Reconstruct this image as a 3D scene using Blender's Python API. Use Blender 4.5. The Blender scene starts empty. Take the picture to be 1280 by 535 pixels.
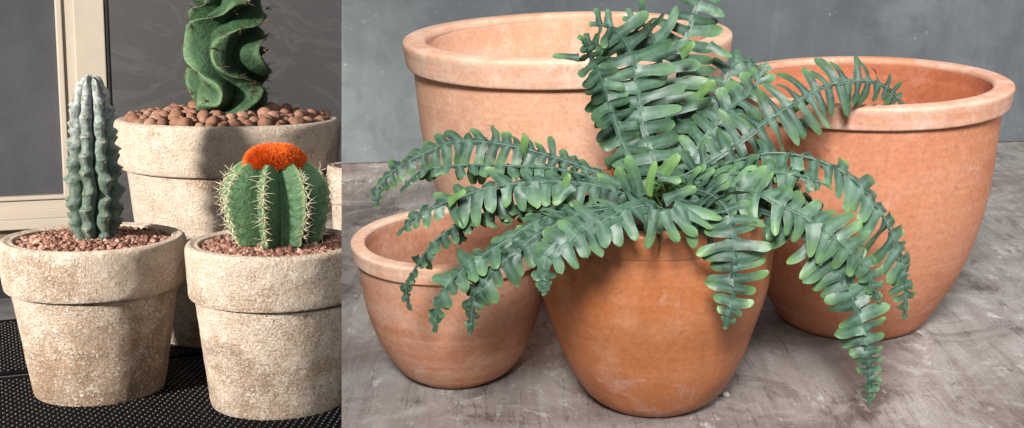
import bpy, math, random
from mathutils import Vector, Matrix, noise, geometry
PI = math.pi
rad = math.radians
random.seed(11)
SC = bpy.context.scene
COL = SC.collection

# ------------------------------------------------------------------ camera
FPX = 1450.0                      # focal length in pixels of a 1280 wide frame
CAM_H = 0.60
cam_rot = Matrix.Rotation(rad(90 - 17.2), 3, 'X') @ Matrix.Rotation(rad(-1.9), 3, 'Z')
cam_loc = Vector((0, 0, CAM_H))
cd = bpy.data.cameras.new('camera')
cam = bpy.data.objects.new('camera', cd)
COL.objects.link(cam)
cam.matrix_world = Matrix.Translation(cam_loc) @ cam_rot.to_4x4()
cd.sensor_width = 36
cd.lens = FPX / 1280 * 36
cd.clip_start = 0.02
cd.clip_end = 200
SC.camera = cam


def ray(px, py):
    return cam_rot @ Vector(((px - 640) / FPX, -(py - 267.5) / FPX, -1.0))


def at_z(px, py, z=0.0):
    d = ray(px, py)
    return cam_loc + d * ((z - CAM_H) / d.z)


def at_y(px, py, y):
    d = ray(px, py)
    return cam_loc + d * (y / d.y)


# frame of the cactus corner: a lower terrace floor that falls gently away, seen past the table edge
HL = 0.80
RL = Matrix.Rotation(rad(-8.0), 3, 'X') @ Matrix.Rotation(rad(2.6), 3, 'Y')
LM = Matrix.Translation(cam_loc) @ RL.to_4x4() @ Matrix.Translation((0, 0, -HL))


def lray(px, py):
    return RL.transposed() @ ray(px, py)


def l_at_w(px, py, w=0.0):
    d = lray(px, py)
    return Vector((0, 0, HL)) + d * ((w - HL) / d.z)


def l_at_v(px, py, v):
    d = lray(px, py)
    return Vector((0, 0, HL)) + d * (v / d.y)


# ------------------------------------------------------------------ object helpers
def mesh_data(name, verts, faces, mat=None, smooth=True, attrs=None):
    me = bpy.data.meshes.new(name)
    me.from_pydata([tuple(v) for v in verts], [], faces)
    me.update()
    if smooth:
        me.polygons.foreach_set('use_smooth', [True] * len(me.polygons))
    if mat:
        me.materials.append(mat)
    for k, vals in (attrs or {}).items():
        a = me.attributes.new(k, 'FLOAT', 'POINT')
        a.data.foreach_set('value', vals)
    return me


def link(name, me, parent=None, mw=None):
    o = bpy.data.objects.new(name, me)
    COL.objects.link(o)
    if parent is not None:
        o.parent = parent
    elif mw is not None:
        o.matrix_world = mw
    return o


def mobj(name, verts, faces, mat, parent=None, mw=None, smooth=True, attrs=None):
    return link(name, mesh_data(name, verts, faces, mat, smooth, attrs), parent, mw)


def tag(o, label=None, cat=None, group=None, kind=None):
    if label: o['label'] = label
    if cat: o['category'] = cat
    if group: o['group'] = group
    if kind: o['kind'] = kind
    return o


def empty(name, mw, label, cat, group=None, kind=None):
    o = bpy.data.objects.new(name, None)
    COL.objects.link(o)
    o.empty_display_size = 0.05
    o.matrix_world = mw
    return tag(o, label, cat, group, kind)


def smooth_profile(pts, n=6):
    """Catmull-Rom through (r, z) pairs."""
    out = []
    P = [pts[0]] + list(pts) + [pts[-1]]
    for i in range(1, len(P) - 2):
        p0, p1, p2, p3 = P[i - 1], P[i], P[i + 1], P[i + 2]
        for k in range(n):
            t = k / n
            out.append(tuple(0.5 * (2 * p1[j] + (p2[j] - p0[j]) * t + (2 * p0[j] - 5 * p1[j] + 4 * p2[j] - p3[j]) * t * t
                                    + (3 * p1[j] - p0[j] - 3 * p2[j] + p3[j]) * t ** 3) for j in range(2)))
    out.append(tuple(pts[-1]))
    return out


def lathe(profile, seg=96, closed=False, amp=0.0, freq=6.0, seed=0.0, fine=0.0, finefreq=60.0):
    verts, faces = [], []
    n = len(profile)
    for (r, z) in profile:
        for s in range(seg):
            a = 2 * PI * s / seg
            v = Vector((r * math.cos(a), r * math.sin(a), z))
            k = 1.0
            if amp:
                k += amp * noise.noise(v * freq + Vector((seed, seed * 1.7, 0)))
            if fine:
                f = noise.noise(v * finefreq + Vector((0, seed, seed)))
                k += fine * (f + 0.5 * noise.noise(v * finefreq * 2.3))
            verts.append(Vector((v.x * k, v.y * k, v.z + (0.35 * amp * r * noise.noise(v * freq + Vector((9, seed, 3)))))))
    for i in range(n if closed else n - 1):
        i2 = (i + 1) % n
        for s in range(seg):
            s2 = (s + 1) % seg
            faces.append((i * seg + s, i * seg + s2, i2 * seg + s2, i2 * seg + s))
    return verts, faces


def tube(pts, radii, seg=7, cap=True):
    verts, faces = [], []
    n = len(pts)
    up = Vector((0.13, 0.21, 0.97))
    for i, p in enumerate(pts):
        t = (pts[min(i + 1, n - 1)] - pts[max(i - 1, 0)])
        t = t.normalized() if t.length > 1e-9 else Vector((0, 0, 1))
        a = t.cross(up)
        a = a.normalized() if a.length > 1e-5 else Vector((1, 0, 0))
        b = t.cross(a)
        for s in range(seg):
            q = 2 * PI * s / seg
            verts.append(p + (a * math.cos(q) + b * math.sin(q)) * radii[i])
    for i in range(n - 1):
        for s in range(seg):
            s2 = (s + 1) % seg
            faces.append((i * seg + s, i * seg + s2, (i + 1) * seg + s2, (i + 1) * seg + s))
    if cap:
        faces.append(tuple(range(seg - 1, -1, -1)))
        faces.append(tuple((n - 1) * seg + s for s in range(seg)))
    return verts, faces


def box(x0, x1, y0, y1, z0, z1, b=0.0):
    """Box with bevelled edges (chamfer b) by convex hull of inset corners."""
    if b <= 0:
        v = [Vector((x, y, z)) for x in (x0, x1) for y in (y0, y1) for z in (z0, z1)]
        f = [(0, 1, 3, 2), (4, 6, 7, 5), (0, 4, 5, 1), (2, 3, 7, 6), (0, 2, 6, 4), (1, 5, 7, 3)]
        return v, f
    import bmesh
    bm = bmesh.new()
    v, f = box(x0, x1, y0, y1, z0, z1)
    vs = [bm.verts.new(p) for p in v]
    for q in f:
        bm.faces.new([vs[i] for i in q])
    bmesh.ops.bevel(bm, geom=list(bm.edges), offset=b, segments=2, affect='EDGES', profile=0.6)
    bm.verts.index_update()
    vv = [p.co.copy() for p in bm.verts]
    ff = [tuple(p.index for p in q.verts) for q in bm.faces]
    bm.free()
    return vv, ff


def join(*parts):
    V, F = [], []
    for v, f in parts:
        o = len(V)
        V.extend(v)
        F.extend(tuple(i + o for i in q) for q in f)
    return V, F


# ------------------------------------------------------------------ material helpers
class NT:
    def __init__(self, name):
        self.m = bpy.data.materials.new(name)
        self.m.use_nodes = True
        self.t = self.m.node_tree
        self.b = self.t.nodes['Principled BSDF']

    def n(self, typ, **kw):
        nd = self.t.nodes.new(typ)
        for k, v in kw.items():
            setattr(nd, k, v)
        return nd

    def put(self, sock, v):
        if hasattr(v, 'links') or isinstance(v, bpy.types.NodeSocket):
            self.t.links.new(v, sock)
        else:
            sock.default_value = v

    def coord(self, scale=(1, 1, 1), rot=(0, 0, 0), kind='Object', loc=(0, 0, 0)):
        c = self.n('ShaderNodeTexCoord')
        mp = self.n('ShaderNodeMapping')
        mp.inputs['Scale'].default_value = scale
        mp.inputs['Rotation'].default_value = rot
        mp.inputs['Location'].default_value = loc
        self.t.links.new(c.outputs[kind], mp.inputs[0])
        return mp.outputs[0]

    def noise(self, vec, scale, detail=4, rough=0.55, dist=0.0):
        nd = self.n('ShaderNodeTexNoise')
        self.t.links.new(vec, nd.inputs['Vector'])
        nd.inputs['Scale'].default_value = scale
        nd.inputs['Detail'].default_value = detail
        nd.inputs['Roughness'].default_value = rough
        nd.inputs['Distortion'].default_value = dist
        return nd.outputs['Fac']

    def ramp(self, fac, stops, interp='LINEAR'):
        nd = self.n('ShaderNodeValToRGB')
        nd.color_ramp.interpolation = interp
        e = nd.color_ramp.elements
        while len(e) < len(stops):
            e.new(0.5)
        for i, (p, c) in enumerate(stops):
            e[i].position = p
            e[i].color = (c, c, c, 1) if isinstance(c, (int, float)) else (*c, 1)
        self.t.links.new(fac, nd.inputs[0])
        return nd.outputs[0]

    def mix(self, fac, a, b, mode='MIX'):
        nd = self.n('ShaderNodeMix', data_type='RGBA', blend_type=mode)
        self.put(nd.inputs[0], fac)
        for s, v in ((nd.inputs[6], a), (nd.inputs[7], b)):
            self.put(s, (*v, 1) if isinstance(v, tuple) and len(v) == 3 else v)
        return nd.outputs[2]

    def math(self, op, a, b=0.0, clamp=False):
        nd = self.n('ShaderNodeMath', operation=op, use_clamp=clamp)
        self.put(nd.inputs[0], a)
        self.put(nd.inputs[1], b)
        return nd.outputs[0]

    def attr(self, name):
        nd = self.n('ShaderNodeAttribute')
        nd.attribute_name = name
        return nd.outputs['Fac']

    def z(self):
        c = self.n('ShaderNodeTexCoord')
        s = self.n('ShaderNodeSeparateXYZ')
        self.t.links.new(c.outputs['Object'], s.inputs[0])
        return s.outputs['Z']

    def bump(self, h, strength=0.4, dist=0.002):
        nd = self.n('ShaderNodeBump')
        nd.inputs['Strength'].default_value = strength
        nd.inputs['Distance'].default_value = dist
        self.put(nd.inputs['Height'], h)
        self.t.links.new(nd.outputs[0], self.b.inputs['Normal'])

    def out(self, color=None, rough=None, spec=None, **kw):
        if color is not None:
            self.put(self.b.inputs['Base Color'], (*color, 1) if isinstance(color, tuple) and len(color) == 3 else color)
        if rough is not None:
            self.put(self.b.inputs['Roughness'], rough)
        if spec is not None:
            self.b.inputs['Specular IOR Level'].default_value = spec
        for k, v in kw.items():
            self.put(self.b.inputs[k.replace('_', ' ')], v)
        return self.m


def terracotta(name, base, pale, deep, pale_lo=0.5, rough=0.7, spec=0.3, seed=0.0, streak=0.5):
    t = NT(name)
    c = t.coord(loc=(seed, seed, seed))
    big = t.noise(c, 6, 5, 0.6, 0.4)
    med = t.noise(c, 17, 6, 0.65, 0.2)
    cz = t.coord(scale=(1.0, 1.0, 16.0), loc=(seed, 0, seed))
    rings = t.noise(cz, 5, 4, 0.6)
    cv = t.coord(scale=(9.0, 9.0, 1.0), loc=(seed, 3, seed))
    runs = t.noise(cv, 5, 4, 0.6)
    col = t.mix(t.ramp(big, [(0.35, 0.0), (0.68, 1.0)]), base, deep)
    col = t.mix(t.math('MULTIPLY', t.ramp(rings, [(0.42, 0.0), (0.72, 1.0)]), streak), col, pale)
    col = t.mix(t.math('MULTIPLY', t.ramp(runs, [(0.48, 0.0), (0.75, 1.0)]), streak * 0.7), col, pale)
    col = t.mix(t.ramp(med, [(pale_lo, 0.0), (pale_lo + 0.22, 0.8)]), col, pale)
    bloom = t.noise(t.coord(loc=(seed * 2, 4, seed)), 9, 8, 0.78, 0.8)
    col = t.mix(t.math('MULTIPLY', t.ramp(bloom, [(0.56, 0.0), (0.64, 0.55), (0.74, 0.85)]), 0.35 + 0.5 * streak), col, tuple(min(0.9, 0.5 * x + 0.30) for x in pale))
    stain = t.noise(t.coord(loc=(1, seed, 7)), 4.5, 7, 0.7, 1.0)
    col = t.mix(t.ramp(stain, [(0.56, 0.0), (0.70, 0.55)]), col, tuple(0.62 * x for x in deep))
    scr = t.noise(t.coord(scale=(1, 1, 9), rot=(0.35, 0.2, 0.3), loc=(seed, 2, 2)), 26, 3, 0.6, 0.2)
    col = t.mix(t.ramp(scr, [(0.715, 0.0), (0.735, 0.5)]), col, pale)
    fine = t.noise(c, 190, 3, 0.6)
    col = t.mix(0.22, col, t.ramp(fine, [(0.3, 0.25), (0.7, 0.85)]), 'OVERLAY')
    speck = t.noise(c, 75, 2, 0.5)
    col = t.mix(t.ramp(speck, [(0.7, 0.0), (0.76, 0.35)]), col, tuple(0.5 * x for x in deep))
    h = t.math('ADD', t.math('MULTIPLY', rings, 0.5), t.math('MULTIPLY', fine, 0.25))
    h = t.math('ADD', h, t.math('MULTIPLY', bloom, 0.5))
    t.bump(h, 0.45, 0.0016)
    rr = t.math('ADD', rough - 0.08, t.math('MULTIPLY', med, 0.2))
    return t.out(col, rr, spec)


def plaster(name, seed=0.0, zk=0.45, lo=-0.045):
    t = NT(name)
    c = t.coord(loc=(seed, seed * 0.6, seed))
    big = t.noise(c, 6, 7, 0.72, 0.8)
    med = t.noise(c, 26, 6, 0.72, 0.3)
    grain = t.noise(c, 230, 5, 0.75)
    grit = t.noise(c, 330, 2, 0.6)
    cz = t.coord(scale=(1, 1, 7), loc=(seed, 0, seed))
    band = t.noise(cz, 5, 4, 0.6)
    pale = t.mix(t.ramp(med, [(0.35, 0.0), (0.7, 1.0)]), (0.60, 0.480, 0.380), (0.75, 0.640, 0.535))
    brown = t.mix(t.ramp(band, [(0.35, 0.0), (0.65, 1.0)]), (0.26, 0.190, 0.140), (0.37, 0.245, 0.160))
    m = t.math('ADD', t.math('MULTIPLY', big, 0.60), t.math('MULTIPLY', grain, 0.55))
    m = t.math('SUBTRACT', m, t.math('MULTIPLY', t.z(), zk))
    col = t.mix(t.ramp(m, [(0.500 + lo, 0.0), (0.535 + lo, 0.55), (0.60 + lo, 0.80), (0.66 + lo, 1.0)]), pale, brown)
    crust = t.noise(t.coord(loc=(seed, 8, 1)), 150, 5, 0.75, 0.4)
    cb = t.math('MULTIPLY', t.ramp(crust, [(0.52, 0.0), (0.57, 0.85)]), t.ramp(med, [(0.44, 0.15), (0.58, 1.0)]))
    col = t.mix(cb, col, (0.78, 0.71, 0.63))
    col = t.mix(t.ramp(grit, [(0.58, 0.0), (0.66, 0.65)]), col, (0.17, 0.12, 0.085))
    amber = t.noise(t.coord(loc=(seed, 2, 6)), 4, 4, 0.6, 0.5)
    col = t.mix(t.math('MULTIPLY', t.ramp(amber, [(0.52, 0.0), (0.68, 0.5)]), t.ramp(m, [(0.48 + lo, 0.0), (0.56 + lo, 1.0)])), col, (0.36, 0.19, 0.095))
    h = t.math('ADD', t.math('MULTIPLY', grain, 0.8), t.math('MULTIPLY', med, 0.9))
    h = t.math('ADD', h, t.math('MULTIPLY', crust, 1.2))
    t.bump(h, 1.0, 0.008)
    return t.out(col, 0.92, 0.15)


def leaf_mat(name, base, dark, tip):
    t = NT(name)
    c = t.coord()
    n1 = t.noise(c, 60, 5, 0.7)
    n2 = t.noise(c, 300, 3, 0.6)
    col = t.mix(t.ramp(n1, [(0.35, 0.0), (0.65, 1.0)]), dark, base)
    oi = t.n('ShaderNodeObjectInfo')
    col = t.mix(1.0, col, t.ramp(oi.outputs['Random'], [(0.0, (0.72, 0.72, 0.70)), (0.5, (1.0, 1.0, 1.0)), (1.0, (1.22, 1.18, 1.05))]), 'MULTIPLY')
    col = t.mix(1.0, col, t.ramp(t.attr('var'), [(0.0, (0.66, 0.70, 0.70)), (1.0, (1.3, 1.25, 1.15))]), 'MULTIPLY')
    col = t.mix(t.attr('tip'), col, tip)
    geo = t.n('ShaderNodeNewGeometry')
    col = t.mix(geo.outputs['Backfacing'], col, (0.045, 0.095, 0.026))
    vein = t.attr('vein')
    col = t.mix(t.math('MULTIPLY', vein, 0.35), col, (0.20, 0.29, 0.25))
    t.bump(t.math('ADD', t.math('MULTIPLY', n1, 0.6), t.math('MULTIPLY', n2, 0.2)), 0.5, 0.0015)
    m = t.out(col, t.math('ADD', 0.32, t.math('MULTIPLY', n1, 0.25)), 0.36)
    return m


def plain(name, color, rough=0.6, spec=0.4, var=0.15, scale=40, bump=0.0, bscale=200, **kw):
    t = NT(name)
    c = t.coord()
    n1 = t.noise(c, scale, 4, 0.6)
    col = t.mix(t.ramp(n1, [(0.3, 0.0), (0.7, 1.0)]), tuple(x * (1 - var) for x in color), tuple(min(1, x * (1 + var)) for x in color))
    if bump:
        t.bump(t.noise(c, bscale, 3, 0.6), bump, 0.001)
    return t.out(col, rough, spec, **kw)


M = {}
M['tc_big'] = terracotta('pale_pink_terracotta', (0.58, 0.32, 0.21), (0.68, 0.44, 0.32), (0.55, 0.275, 0.165), 0.50, 0.75, 0.25, 1.3, 0.35)
M['tc_right'] = terracotta('salmon_terracotta', (0.44, 0.178, 0.098), (0.52, 0.27, 0.18), (0.40, 0.145, 0.070), 0.56, 0.68, 0.3, 4.1, 0.35)
M['tc_small'] = terracotta('dusty_terracotta', (0.44, 0.205, 0.122), (0.53, 0.325, 0.235), (0.40, 0.165, 0.088), 0.52, 0.75, 0.25, 7.7, 0.5)
M['tc_front'] = terracotta('damp_orange_terracotta', (0.36, 0.122, 0.043), (0.43, 0.20, 0.11), (0.30, 0.092, 0.027), 0.54, 0.45, 0.42, 2.9, 0.30)
M['tc_in'] = terracotta('unbleached_terracotta', (0.42, 0.145, 0.075), (0.47, 0.20, 0.12), (0.38, 0.12, 0.055), 0.62, 0.7, 0.25, 3.3, 0.15)
M['tc_rim'] = terracotta('bleached_terracotta_rim', (0.58, 0.33, 0.22), (0.70, 0.50, 0.39), (0.56, 0.28, 0.165), 0.45, 0.75, 0.25, 5.2, 0.7)
M['tc_rim2'] = terracotta('salmon_terracotta_rim', (0.49, 0.235, 0.145), (0.60, 0.41, 0.33), (0.50, 0.22, 0.12), 0.47, 0.7, 0.3, 8.2, 0.6)
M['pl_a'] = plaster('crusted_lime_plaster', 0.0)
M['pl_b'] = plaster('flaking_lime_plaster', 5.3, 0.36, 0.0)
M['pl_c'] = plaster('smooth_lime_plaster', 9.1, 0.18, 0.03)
M['leaf'] = leaf_mat('blue_green_fern_leaf', (0.060, 0.122, 0.082), (0.024, 0.058, 0.040), (0.155, 0.295, 0.095))
M['leaf_young'] = leaf_mat('bright_young_leaf', (0.115, 0.225, 0.065), (0.07, 0.155, 0.045), (0.21, 0.33, 0.13))
M['rachis'] = plain('grey_green_midrib', (0.11, 0.165, 0.135), 0.5, 0.4, 0.2, 90)
M['stem_green'] = plain('fresh_green_stem', (0.055, 0.135, 0.030), 0.45, 0.4, 0.25, 60)
M['soil'] = plain('dark_potting_soil', (0.035, 0.025, 0.018), 0.95, 0.1, 0.4, 120, 0.8, 150)


def wood_mat():
    t = NT('weathered_grey_wood')
    c = t.coord()
    cg = t.coord(scale=(14, 1.0, 1.0), rot=(0, 0, rad(-5)))
    grain = t.noise(cg, 4.0, 7, 0.62, 0.35)
    cg2 = t.coord(scale=(9, 1.0, 1.0), rot=(0, 0, rad(9)), loc=(2, 5, 0))
    grain2 = t.noise(cg2, 11, 6, 0.7, 0.6)
    big = t.noise(c, 3.4, 5, 0.6, 0.8)
    med = t.noise(c, 8.5, 7, 0.68, 0.9)
    scuff = t.noise(t.coord(scale=(1.6, 1, 1), rot=(0, 0, rad(35)), loc=(7, 1, 0)), 13, 7, 0.75, 0.6)
    crack = t.noise(t.coord(scale=(11, 1.0, 1.0), rot=(0, 0, rad(8)), loc=(3, 1, 0)), 2.0, 5, 0.6, 0.25)
    col = t.mix(t.ramp(big, [(0.36, 0.0), (0.60, 1.0)]), (0.145, 0.116, 0.102), (0.285, 0.260, 0.242))
    col = t.mix(t.ramp(grain, [(0.34, 0.40), (0.50, 0.0)]), col, (0.135, 0.104, 0.090))
    col = t.mix(t.ramp(grain2, [(0.50, 0.0), (0.74, 0.35)]), col, (0.38, 0.35, 0.33))
    col = t.mix(t.ramp(med, [(0.34, 0.85), (0.47, 0.0)]), col, (0.088, 0.066, 0.058))
    col = t.mix(t.ramp(med, [(0.54, 0.0), (0.66, 0.6)]), col, (0.38, 0.365, 0.35))
    col = t.mix(t.ramp(scuff, [(0.58, 0.0), (0.66, 0.65)]), col, (0.50, 0.48, 0.46))
    cr = t.ramp(crack, [(0.490, 0.0), (0.498, 1.0), (0.506, 0.0)])
    cm = t.math('MULTIPLY', cr, t.ramp(med, [(0.44, 1.0), (0.56, 0.0)]))
    col = t.mix(t.math('MULTIPLY', cm, 0.45), col, (0.050, 0.034, 0.028))
    gr = t.noise(c, 120, 5, 0.75)
    col = t.mix(t.ramp(gr, [(0.62, 0.0), (0.68, 0.5)]), col, (0.09, 0.075, 0.068))
    col = t.mix(t.ramp(gr, [(0.32, 0.45), (0.38, 0.0)]), col, (0.46, 0.44, 0.42))
    fine = t.noise(c, 240, 3, 0.6)
    col = t.mix(0.25, col, t.ramp(fine, [(0.3, 0.2), (0.7, 0.85)]), 'OVERLAY')
    h = t.math('SUBTRACT', t.math('ADD', t.math('MULTIPLY', grain2, 0.5), t.math('MULTIPLY', scuff, 0.6)), t.math('MULTIPLY', cm, 1.0))
    t.bump(h, 0.5, 0.003)
    return t.out(col, t.math('ADD', 0.28, t.math('MULTIPLY', med, 0.4)), 0.45)


def concrete_mat():
    t = NT('blue_grey_concrete')
    c = t.coord()
    big = t.noise(c, 2.6, 6, 0.6, 0.4)
    med = t.noise(c, 11, 7, 0.7, 0.5)
    cv = t.coord(scale=(5, 5, 0.8))
    run = t.noise(cv, 7, 5, 0.65, 0.3)
    col = t.mix(t.ramp(big, [(0.32, 0.0), (0.68, 1.0)]), (0.078, 0.089, 0.097), (0.140, 0.156, 0.167))
    col = t.mix(t.ramp(med, [(0.38, 0.65), (0.55, 0.0)]), col, (0.075, 0.086, 0.095))
    col = t.mix(t.ramp(run, [(0.50, 0.0), (0.80, 0.10)]), col, (0.29, 0.31, 0.32))
    sp = t.noise(c, 60, 3, 0.7)
    col = t.mix(t.ramp(sp, [(0.68, 0.0), (0.75, 0.35)]), col, (0.40, 0.42, 0.43))
    t.bump(t.math('ADD', med, t.math('MULTIPLY', sp, 0.4)), 0.35, 0.003)
    return t.out(col, 0.82, 0.25)


M['wood'] = wood_mat()
M['concrete'] = concrete_mat()

# ------------------------------------------------------------------ table and concrete wall on the right
DIV = 427.0


def wedge_slab(top_pts, thick_vec):
    n = len(top_pts)
    V = [Vector(p) for p in top_pts] + [Vector(p) + thick_vec for p in top_pts]
    F = [tuple(range(n)), tuple(range(2 * n - 1, n - 1, -1))]
    for i in range(n):
        j = (i + 1) % n
        F.append((i, i + n, j + n, j))
    return V, F


wall_l = at_z(DIV, 205)
wall_r = at_z(1278, 177)
wdir = (wall_r - wall_l).normalized()
wall_far = wall_l + wdir * 2.6
wn = Vector((-wdir.y, wdir.x, 0))            # points away from the camera
# table top: the left edge follows the line from (427, 205) to the near corner
near_l = at_z(DIV, 660)
tt = [near_l, Vector((1.2, near_l.y, 0)), wall_far + wn * 0.12, wall_l + (wall_l - near_l).normalized() * 0.14]
V, F = wedge_slab(tt, Vector((0.012, 0, -0.035)))
table = mobj('wooden_table', V, F, M['wood'], smooth=False)
tag(table, 'weathered grey brown wooden table top under the four terracotta pots', 'table', kind='thing')
# wall stands on the table's back edge; its left end is the same line of sight plane, so a straight cut end
top = 0.95
dl = ray(DIV, 205)
w0 = wall_l.copy()
k = ray(DIV, -260)
# intersect line of sight at column 427 with the wall's plane, high up
tpar = (w0 - cam_loc).dot(wn) / k.dot(wn)
w1 = cam_loc + k * tpar
zt = w1.z
wp = [w0 + Vector((0, 0, 0.0015)), wall_far + Vector((0, 0, 0.0015)), Vector((wall_far.x, wall_far.y, zt)), w1]
V, F = wedge_slab(wp, wn * 0.05 + wdir * 0.008)
wall = mobj('concrete_wall', V, F, M['concrete'], smooth=False)
tag(wall, 'plain blue grey concrete wall behind the terracotta pots', 'wall', kind='thing')


# ------------------------------------------------------------------ terracotta pots
def tc_pot(name, rim_px, width_px, label, mat, rim_mat, base_bottom=None, dist=None, base_k=0.5, band=0.17, seed=0.0, inside=None, rb=0.935):
    """rim_px: pixel of the rim ellipse's centre; base_bottom: pixel row of the foot's front edge."""
    if base_bottom is not None:
        f = at_z(rim_px[0], base_bottom)
        r_b = 0.05
        for _ in range(8):
            hd = Vector((f.x, f.y, 0)).normalized()
            c = f + hd * r_b
            d = ray(*rim_px)
            s = c.y / d.y
            q = cam_loc + d * s
            R = width_px / 2 * (d.normalized() * (d * s).length).length / FPX * (1 / d.length)
            R = width_px / 2 * s / FPX
            r_b = base_k * R
            # vertical axis: foot sits straight below the rim centre
            f = at_z(rim_px[0] - 0, base_bottom)
            cx = q.x
            f = Vector((cx - hd.x * r_b, f.y, 0))
        c = Vector((q.x, c.y, 0))
        H = q.z
    else:
        d = ray(*rim_px)
        s = dist / d.y
        q = cam_loc + d * s
        R = width_px / 2 * s / FPX
        c = Vector((q.x, q.y, 0))
        H = q.z
    e = empty('terracotta_pot', Matrix.Translation(c), label, 'plant pot', 'terracotta pots on the wooden table')
    zr = H - band * 2 * R * 0.9          # underside of the rim band
    Rb = rb * R
    b = H - zr
    prof = [(base_k * R * 0.90, 0.0), (base_k * R, 0.004), (0.60 * R, 0.075 * H), (0.735 * R, 0.22 * H), (0.84 * R, 0.40 * H),
            ((0.905 + 0.8 * (rb - 0.935)) * R, 0.60 * H), (Rb, zr - 0.01 * H), (min(Rb, 0.95 * R), zr + 0.5 * b), (0.915 * R, H - 0.2 * b), (0.89 * R, H - 0.12 * b)]
    outer = [(0.0005, 0.0)] + smooth_profile(prof, 7)
    inner = [(0.88 * R, H - 0.13 * b), (0.8605 * R, H - 0.3 * b), (0.856 * R, zr + 0.2 * b), (0.842 * R, zr - 0.5 * b), (0.81 * R, 0.55 * H), (0.72 * R, 0.30 * H), (0.58 * R, 0.12 * H), (0.40 * R, 0.05 * H), (0.0005, 0.045 * H)]
    v, f_ = lathe(outer + smooth_profile(inner, 5), 128, False, 0.012, 5.0, seed)
    pb = mobj('pot_body', v, f_, mat, e)
    if inside:
        pb.data.materials.append(inside)
        n_out = len(outer) * 128
        for pg in pb.data.polygons:
            if pg.vertices[0] >= n_out - 128:
                pg.material_index = 1
    rp = [(0.925 * R, zr + 0.06 * b), (0.935 * R, zr + 0.01 * b), (0.965 * R, zr), (0.978 * R, zr + 0.04 * b), (0.984 * R, zr + 0.2 * b), (0.992 * R, zr + 0.55 * b), (0.999 * R, zr + 0.80 * b),
          (0.996 * R, zr + 0.91 * b), (0.984 * R, zr + 0.965 * b), (0.955 * R, zr + 0.99 * b), (0.905 * R, H), (0.872 * R, H - 0.03 * b), (0.860 * R, H - 0.12 * b), (0.8585 * R, H - 0.25 * b), (0.868 * R, H - 0.38 * b)]
    v, f_ = lathe(smooth_profile(rp, 4), 160, False, 0.012, 5.0, seed + 2, 0.0028, 22)
    mobj('rim', v, f_, rim_mat, e)
    return e, c, R, H


pot_small = tc_pot('s', (564, 293), 252, 'smallest dusty pink terracotta pot, empty, under the drooping fern fronds', M['tc_small'], M['tc_rim'], 489, base_k=0.50, band=0.098, seed=3)
pot_front = tc_pot('f', (816, 246), 310, 'orange terracotta pot at the table front with the fern planted in it', M['tc_front'], M['tc_front'], 525, base_k=0.50, band=0.115, seed=6, rb=0.973)
pot_right = tc_pot('r', (1079, 98), 350, 'tall salmon terracotta pot with an empty orange inside, beyond the longest fern frond', M['tc_right'], M['tc_rim2'], 427, base_k=0.53, band=0.088, seed=9, inside=M['tc_in'])
pot_big = tc_pot('b', (707, 40), 410, 'widest pale pink terracotta pot, empty, standing nearest the concrete wall', M['tc_big'], M['tc_rim'], dist=1.66, base_k=0.55, band=0.092, seed=12)
for nm, p in (('small', pot_small), ('front', pot_front), ('right', pot_right), ('big', pot_big)):
    print('POT', nm, [round(x, 3) for x in p[1]], 'R', round(p[2], 3), 'H', round(p[3], 3))

# soil in the front pot
_, pc, pR, pH = pot_front
V, F = lathe([(0.0005, 0.012), (pR * 0.3, 0.010), (pR * 0.6, 0.004), (pR * 0.835, 0.0)], 64, False, 0.0)
V = [v + Vector((0, 0, 0.006 * noise.noise(v * 40))) for v in V]
so = mobj('potting_soil', V, F, M['soil'], mw=Matrix.Translation((pc.x, pc.y, pH - 0.035)))
tag(so, 'dark potting soil inside the orange front pot under the fern', 'soil', kind='stuff')

rng = random.Random(77)
import bmesh as _bm
bm = _bm.new()
_bm.ops.create_icosphere(bm, subdivisions=2, radius=0.0042)
for v in bm.verts:
    v.co = Vector((v.co.x * 1.2, v.co.y * 0.8, max(-0.002, v.co.z * 0.8))) * (1 + 0.35 * noise.noise(v.co * 260))
me = bpy.data.meshes.new('stone_chip')
bm.to_mesh(me); bm.free()
me.materials.append(plain('white_stone', (0.34, 0.33, 0.31), 0.8, 0.2, 0.1, 90))
q = at_z(907, 495, 0)
tag(link('stone_chip', me, mw=Matrix.Translation((q.x, q.y, 0.0022))), 'tiny pale grey stone chip on the table beside the orange front pot', 'stone')

# ------------------------------------------------------------------ fern
CR_Y = pc.y
fern = empty('fern_plant', Matrix.Translation((pc.x, pc.y, pH - 0.03)),
             'blue green fern with long arching fronds spilling over the orange terracotta pot', 'fern')
FERN_INV = fern.matrix_world.inverted()


def catmull(P, n):
    """n+1 points evenly spread over a Catmull-Rom curve through P."""
    Q = [P[0] * 2 - P[1]] + P + [P[-1] * 2 - P[-2]]
    dense = []
    for i in range(1, len(Q) - 2):
        for k in range(20):
            t = k / 20
            p0, p1, p2, p3 = Q[i - 1], Q[i], Q[i + 1], Q[i + 2]
            dense.append(0.5 * (2 * p1 + (p2 - p0) * t + (2 * p0 - 5 * p1 + 4 * p2 - p3) * t * t + (3 * p1 - p0 - 3 * p2 + p3) * t ** 3))
    dense.append(P[-1])
    L = [0.0]
    for a, b in zip(dense, dense[1:]):
        L.append(L[-1] + (b - a).length)
    out, j = [], 0
    for k in range(n + 1):
        s = L[-1] * k / n
        while j < len(L) - 2 and L[j + 1] < s:
            j += 1
        u = (s - L[j]) / max(1e-9, L[j + 1] - L[j])
        out.append(dense[j].lerp(dense[j + 1], min(1, max(0, u))))
    return out, L[-1]


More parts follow.
